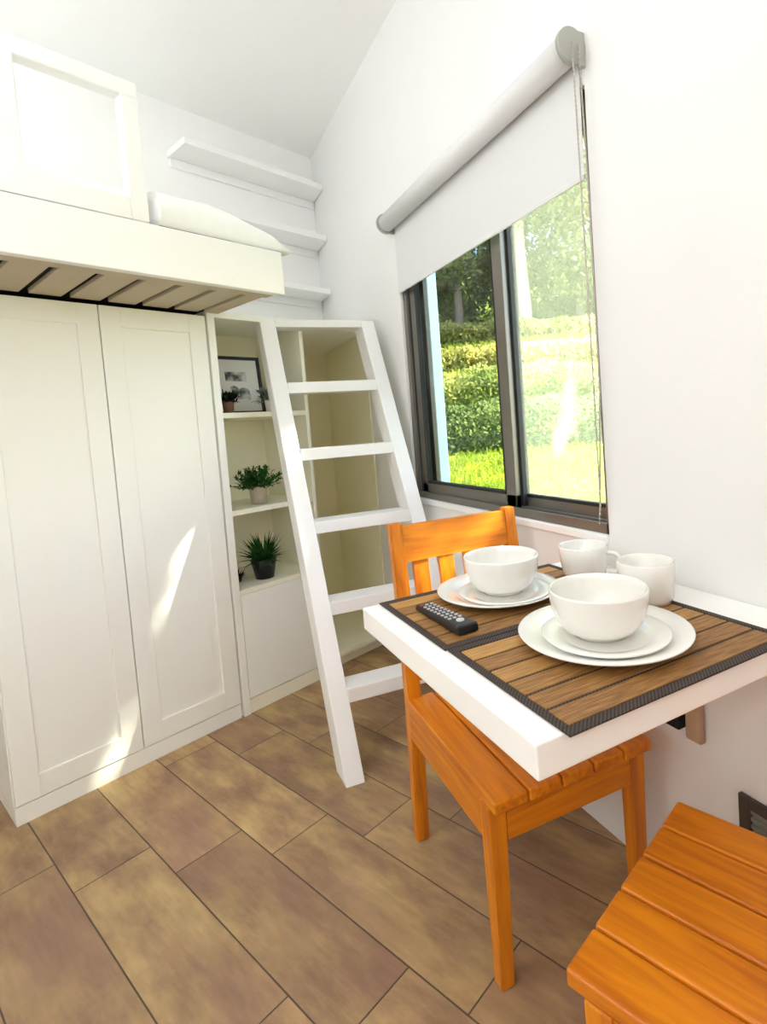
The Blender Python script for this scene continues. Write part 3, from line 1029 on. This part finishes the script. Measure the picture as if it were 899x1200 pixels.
obj('mount', bm, M['passe'], pf)
bm = bmesh.new()
def blob(cx_, cz_, rx, rz_, y=-.003):
    vs_ = [bm.verts.new(lean @ Vector((cx_+rx*math.cos(a), y, cz_+rz_*math.sin(a)))) for a in [2*PI*k/24 for k in range(24)]]
    bm.faces.new(vs_)
box(bm, (-.058, -.0032, .165), (.052, -.0022, .212), 0, 1, lean)
obj('print_upper', bm, M['art'], pf)
bm = bmesh.new()
for (cx_, cz_, rx, rz_) in ((-.02, .115, .026, .028), (.030, .110, .030, .024), (.005, .085, .042, .010), (.052, .090, .012, .020)):
    blob(cx_, cz_, rx, rz_, -.0026 - .0002*(cx_ > 0))
obj('print_lower', bm, M['art'], pf)

# ------------------------------------------------------------------ wall vent by the chair
vt = thing('wall_vent', 'dark framed vent low on the wall beside the near chair', 'vent', (WX, .640, .255))
bm = bmesh.new()
for lo, hi in (((-.014, .095, -.125), (-.001, .122, .125)), ((-.014, -.122, -.125), (-.001, -.095, .125)), ((-.014, -.095, .100), (-.001, .095, .125)), ((-.014, -.095, -.125), (-.001, .095, -.100))):
    box(bm, lo, hi, .002, 1)
obj('vent_frame', bm, M['vent_frame'], vt)
bm = bmesh.new()
box(bm, (-.004, -.096, -.101), (-.001, .096, .101))
for i in range(12):
    z = -.092+i*.0165
    box(bm, (-.010, -.096, z), (-.003, .096, z+.009), .001, 1)
obj('louvre', bm, M['vent_slat'], vt)

# ------------------------------------------------------------------ unseen fill lamps added to brighten the room (above and behind the photographer)
def glow_mat(name, strength):
    m, t, p, N, K = mat_base(name)
    p.inputs['Base Color'].default_value = (.9, .9, .88, 1)
    p.inputs['Emission Color'].default_value = (.985, 1, 1.02, 1)
    p.inputs['Emission Strength'].default_value = strength
    return m
cl = thing('ceiling_lamp', 'square white flush ceiling lamp above the room', 'lamp', (.05, .75, CZ))  # added light source, not seen in the view
bx('lamp_base', (-.28, -.28, -.03), (.28, .28, -.001), M['white_wood'], cl, .004)
bx('diffuser', (-.26, -.26, -.055), (.26, .26, -.031), glow_mat('ceiling_lamp_glow', FILL_CEIL), cl, .008, 3)
def pendant(x, y, drop, label, power):  # globes added out of view to even out the room light
    gm = glow_mat('globe_glow', power)
    pl = thing('pendant_lamp', label, 'lamp', (x, y, CZ), 0, 'globe pendant lamps')
    bm = bmesh.new(); lathe(bm, [(0, -.001), (.06, -.001), (.055, -.03), (0, -.032)], 32)
    obj('ceiling_rose', bm, M['white_wood'], pl)
    bm = bmesh.new(); tube(bm, [(0, 0, -.03), (0, 0, -drop+.16)], .004, 8)
    obj('flex', bm, M['black_plastic'], pl)
    bm = bmesh.new(); bmesh.ops.create_uvsphere(bm, u_segments=40, v_segments=24, radius=.17, matrix=Matrix.Translation((0, 0, -drop)))
    obj('globe', bm, gm, pl, smooth=True)
pendant(-.80, -.50, 1.05, 'round white globe pendant lamp behind the photographer', FILL_GLOBE_A)
pendant(-1.0, 1.42, .46, 'round white globe pendant lamp in front of the loft bed', FILL_GLOBE_B)

fl = thing('floor_lamp', 'white globe floor lamp standing by the left wall', 'lamp', (-1.25, .55, 0))  # added to lift the wardrobe foot and table front
bm = bmesh.new(); lathe(bm, [(0, 0), (.15, 0), (.15, .012), (.03, .03), (0, .03)], 40)
obj('base', bm, M['white_wood'], fl)
bm = bmesh.new(); tube(bm, [(0, 0, .028), (0, 0, 1.05)], .011, 12)
obj('pole', bm, M['white_wood'], fl)
bm = bmesh.new(); bmesh.ops.create_uvsphere(bm, u_segments=40, v_segments=24, radius=.15, matrix=Matrix.Translation((0, 0, 1.195)))
obj('lamp_shade', bm, glow_mat('floor_lamp_glow', FILL_FLOOR), fl, smooth=True)

# ------------------------------------------------------------------ garden beyond the window
HA = R(33)
AW = Vector((math.sin(HA), math.cos(HA), 0))           # away from the house
AC = Vector((math.cos(HA), -math.sin(HA), 0))          # across, to the right
G0 = Vector((1.3, 1.6, 0))
def G(a, c, z): return G0 + AW*a + AC*c + Vector((0, 0, z))
# ground profile: (distance, height)
PRO = [(-1.5, .30), (1.0, .42), (4.6, .66), (5.6, .78), (6.6, 1.25), (8.0, 1.42), (9.2, 2.10), (10.6, 2.35), (12.0, 3.10), (14.0, 3.5), (17, 4.6), (20, 6.4), (24, 8.6)]
def gz(a):
    for (a0, z0), (a1, z1) in zip(PRO, PRO[1:]):
        if a <= a1: return z0+(z1-z0)*(a-a0)/(a1-a0)
    return PRO[-1][1]
bm = bmesh.new()
gx = []
na, nc = 64, 44
for i in range(na+1):
    a = -1.5 + 25.5*i/na
    row = []
    for j in range(nc+1):
        c = -7 + 18*j/nc
        P = G(a, c, gz(a) + noise.noise(Vector((a*.7, c*.7, 0)))*.08)
        if P.x < WX+T+.02: P.x = WX+T+.02
        row.append(bm.verts.new(P))
    gx.append(row)
for i in range(na):
    for j in range(nc):
        bm.faces.new((gx[i][j], gx[i+1][j], gx[i+1][j+1], gx[i][j+1])).smooth = True
tag(obj('ground_slope', bm, M['earth']), kind='structure')

NR = np.random.default_rng(7)
def leaf_cloud(pts, size, aspect=.5, upb=0.0):
    """a mesh of small leaf quads at the given points"""
    n = len(pts)
    d = NR.normal(size=(n, 3)); d[:, 2] += upb; d /= np.linalg.norm(d, axis=1)[:, None]
    e_ = NR.normal(size=(n, 3)); e_ -= (e_*d).sum(1)[:, None]*d; e_ /= np.linalg.norm(e_, axis=1)[:, None]
    s = size*NR.uniform(.6, 1.3, size=(n, 1))
    v = np.empty((n, 4, 3))
    v[:, 0] = pts - d*s*.5; v[:, 1] = pts + e_*s*aspect*.5; v[:, 2] = pts + d*s*.5; v[:, 3] = pts - e_*s*aspect*.5
    me = bpy.data.meshes.new('leaves')
    me.vertices.add(n*4); me.loops.add(n*4); me.polygons.add(n)
    me.vertices.foreach_set('co', v.reshape(-1))
    me.loops.foreach_set('vertex_index', np.arange(n*4))
    me.polygons.foreach_set('loop_start', np.arange(n)*4)
    me.polygons.foreach_set('loop_total', np.full(n, 4))
    me.update(); me.validate()
    return me
def mobj(name, me, mat, parent=None):
    me.name = name
    me.materials.append(mat)
    o = bpy.data.objects.new(name, me); COL.objects.link(o)
    if parent: o.parent = parent
    return o
def Gn(a, c, z):
    a, c, z = np.broadcast_arrays(a, c, z)
    return np.stack([G0.x + AW.x*a + AC.x*c, G0.y + AW.y*a + AC.y*c, z], 1)
vgz = np.vectorize(gz)
# lawn
n = 26000
a = NR.uniform(1.8, 5.5, n); c = NR.uniform(-3.5, 3.5, n)
pts = Gn(a, c, vgz(a)+NR.uniform(-.02, .10, n))
pts = pts[(pts[:, 0] > WX+T+.1) & ~((pts[:, 0] < 1.95) & (pts[:, 1] > 3.25))]
tag(mobj('lawn_grass', leaf_cloud(pts, .13, .12, 1.6), M['grass']), 'sunlit grass on the slope just outside the window', 'grass', kind='stuff')
n = 40000
a = NR.uniform(6.5, 15, n); a = a[((a < 7.4) | (a > 8.8)) & ((a < 9.8) | (a > 11.2)) & ((a < 12.4) | (a > 13.8))]; n = len(a); c = NR.uniform(-5, 6, n)
pts = Gn(a, c, vgz(a)+NR.uniform(-.02, .16, n))
pts = pts[pts[:, 0] > WX+T+.3]
tag(mobj('bank_grass', leaf_cloud(pts, .17, .16, 1.4), M['grass']), 'yellow green growth on the terraced bank between hedges', 'grass', kind='stuff')
def hedge(a0, a1, h, mat, n, label, lf, crange=(-4.5, 5.5)):
    c = NR.uniform(crange[0], crange[1], n)
    t = NR.uniform(0, 1, n)
    a = a0 + (a1-a0)*t
    bump_ = np.array([noise.noise(Vector((ci*1.1, a0, 0)))*.22 + noise.noise(Vector((ci*3.1, a0, 5)))*.10 for ci in c])
    top = (h+bump_*h)*np.sqrt(np.clip(1-(2*t-1)**4, 0, 1))
    z = vgz(a) + top*NR.uniform(0, 1, n)**.45
    pts = Gn(a + NR.normal(size=n)*.05, c, z)
    pts = pts[pts[:, 0] > WX+T+.3]
    return tag(mobj('hedge', leaf_cloud(pts, lf, .55), mat), label, 'hedge', 'hedge rows on the bank')
hedge(5.5, 6.3, .52, M['hedge_low'], 30000, 'dark green hedge lowest on the bank, just beyond the lawn', .07)
hedge(7.6, 8.6, .62, M['hedge_mid'], 26000, 'green hedge second up the bank', .09)
hedge(10.0, 11.0, .60, M['hedge_top'], 15000, 'yellow green hedge third up the bank', .13)
hedge(12.6, 13.6, .62, M['hedge_top'], 14000, 'pale olive hedge highest on the bank below the trees', .14)
def tree(a, c, h, r, tr, seed, label, mat, n=9000, low=.25):
    rg = np.random.default_rng(seed)
    base = G(a, c, gz(a)-.1)
    t = thing('tree', label, 'tree', base, 0, 'trees above the bank')
    bm = bmesh.new()
    tube(bm, [(0, 0, 0), (.05, .03, h*.35), (-.03, .05, h*.7), (.02, 0, h*.95)], [tr, tr*.85, tr*.6, tr*.2], 10)
    for k in range(6):
        an = rg.uniform(0, 2*PI); z0 = h*rg.uniform(.35, .7)
        tube(bm, [(0, .03, z0), (math.cos(an)*r*.4, math.sin(an)*r*.4, z0+h*.12), (math.cos(an)*r*.75, math.sin(an)*r*.75, z0+h*.2)], [tr*.4, tr*.25, tr*.08], 6)
    obj('trunk', bm, M['bark'], t)
    nb_ = 26
    cen = np.stack([rg.normal(size=nb_)*r*.42, rg.normal(size=nb_)*r*.42, h*(low+(1-low)*rg.uniform(0, 1, nb_))], 1)
    idx = rg.integers(0, nb_, n)
    pts = cen[idx] + rg.normal(size=(n, 3))*r*.24
    mobj('crown', leaf_cloud(pts, .20, .4, -.3), mat, t)
    return t
spec = [(14.5, -4.3, 5.2, 1.5, .16, 'left', ), (15.5, -2.7, 6.5, 1.7, .18, ''), (14.6, -1.1, 6.0, 1.4, .14, ''), (16.5, .6, 7.0, 1.7, .17, ''), (15.2, 2.6, 6.2, 1.6, .14, ''), (17.0, 4.6, 7.5, 1.9, .2, ''), (16.0, 7.0, 7.0, 1.9, .2, '')]
words = ['dark leafy tree at the left end of the row, beside the pale blue wall', 'leafy tree second from the left above the bank, behind the left window pane',
         'slim tree behind the middle bar of the window', 'tall tree behind the left part of the bright window pane', 'tree behind the middle of the bright window pane',
         'broad tree behind the right part of the bright window pane', 'tree farthest right above the bank, behind the window edge']
for i, (s_, wd_) in enumerate(zip(spec, words)):
    tree(s_[0], s_[1], s_[2], s_[3], s_[4], 20+i, wd_, M['tree'], n=15000, low=.10)
# bare pinkish trunk in front of the row
tp = thing('tree', 'tree with a thick pale pinkish trunk seen through the bright pane', 'tree', G(13.8, .80, gz(13.8)-.1), 0, 'trees above the bank')
bm = bmesh.new()
tube(bm, [(0, 0, 0), (.02, 0, 1.2), (.0, .05, 2.6), (.1, .05, 4.5)], [.24, .20, .17, .10], 14)
obj('trunk', bm, M['bark'], tp)
n = 2500
pts = np.stack([NR.normal(size=n)*.8, NR.normal(size=n)*.8, 4.2+NR.normal(size=n)*.6], 1)
mobj('crown', leaf_cloud(pts, .2, .4), M['tree'], tp)
# wing of the house with skylight blue painted in, left of the view
ew = bmesh.new()
box(ew, (WX+T+.001, 3.40, -.1), (1.80, 3.85, 3.6), .004)
tag(obj('wall_wing', ew, M['ext_wall']), kind='structure')

# unseen tree added to block the sun: only chosen slivers pass its crown
rg = np.random.default_rng(5)
tc_ = Vector((WX, 1.75, 1.45)) + SUN_DIR*5.2
tb_ = Vector((tc_.x+.4, tc_.y-.2, .3))
ts = thing('tree', 'tall leafy tree on the sunny side of the house, outside the window view', 'tree', tb_, 0, 'trees above the bank')
bm = bmesh.new()
tube(bm, [(0, 0, -.2), (.03, 0, 1.6), (-.1, .1, 3.2), (-.3, .2, 4.6)], [.2, .17, .12, .05], 12)
obj('trunk', bm, M['bark'], ts)
e1 = SUN_DIR.orthogonal().normalized(); e2 = SUN_DIR.cross(e1)
n = 16000
pts = np.array(tc_)[None] + np.outer(rg.uniform(-.5, .5, n), SUN_DIR)
ang = rg.uniform(0, 2*PI, n); rad = 1.55*np.sqrt(rg.uniform(0, 1, n))*(1+.12*np.sin(ang*5))
pts += np.outer(rad*np.cos(ang), e1) + np.outer(rad*np.sin(ang), e2)
keep = np.ones(n, bool)
sd_ = np.array(SUN_DIR)
def gap(P, Q, r):
    """leave a thin gap in the leaves on the way of the sun to the segment PQ"""
    global keep
    d = np.full(n, 9.)
    for t_ in np.linspace(0, 1, 12):
        p = np.array(Vector(P).lerp(Vector(Q), t_))
        v = pts-p
        v -= np.outer(v@sd_, sd_)
        d = np.minimum(d, np.linalg.norm(v, axis=1))
    keep &= d > r
gap(L(.30, 0, .06), L(.36, 0, .22), .055)
gap(L(.54, 0, .55), L(.66, 0, .82), .06)
gap(L(.74, 0, .66), L(.79, 0, .74), .055)
gap((.70, 1.49, .895), (.92, 1.49, .910), .055)
pts = pts[keep] - np.array(tb_)
mobj('crown', leaf_cloud(pts, .17, .6), M['tree'], ts)
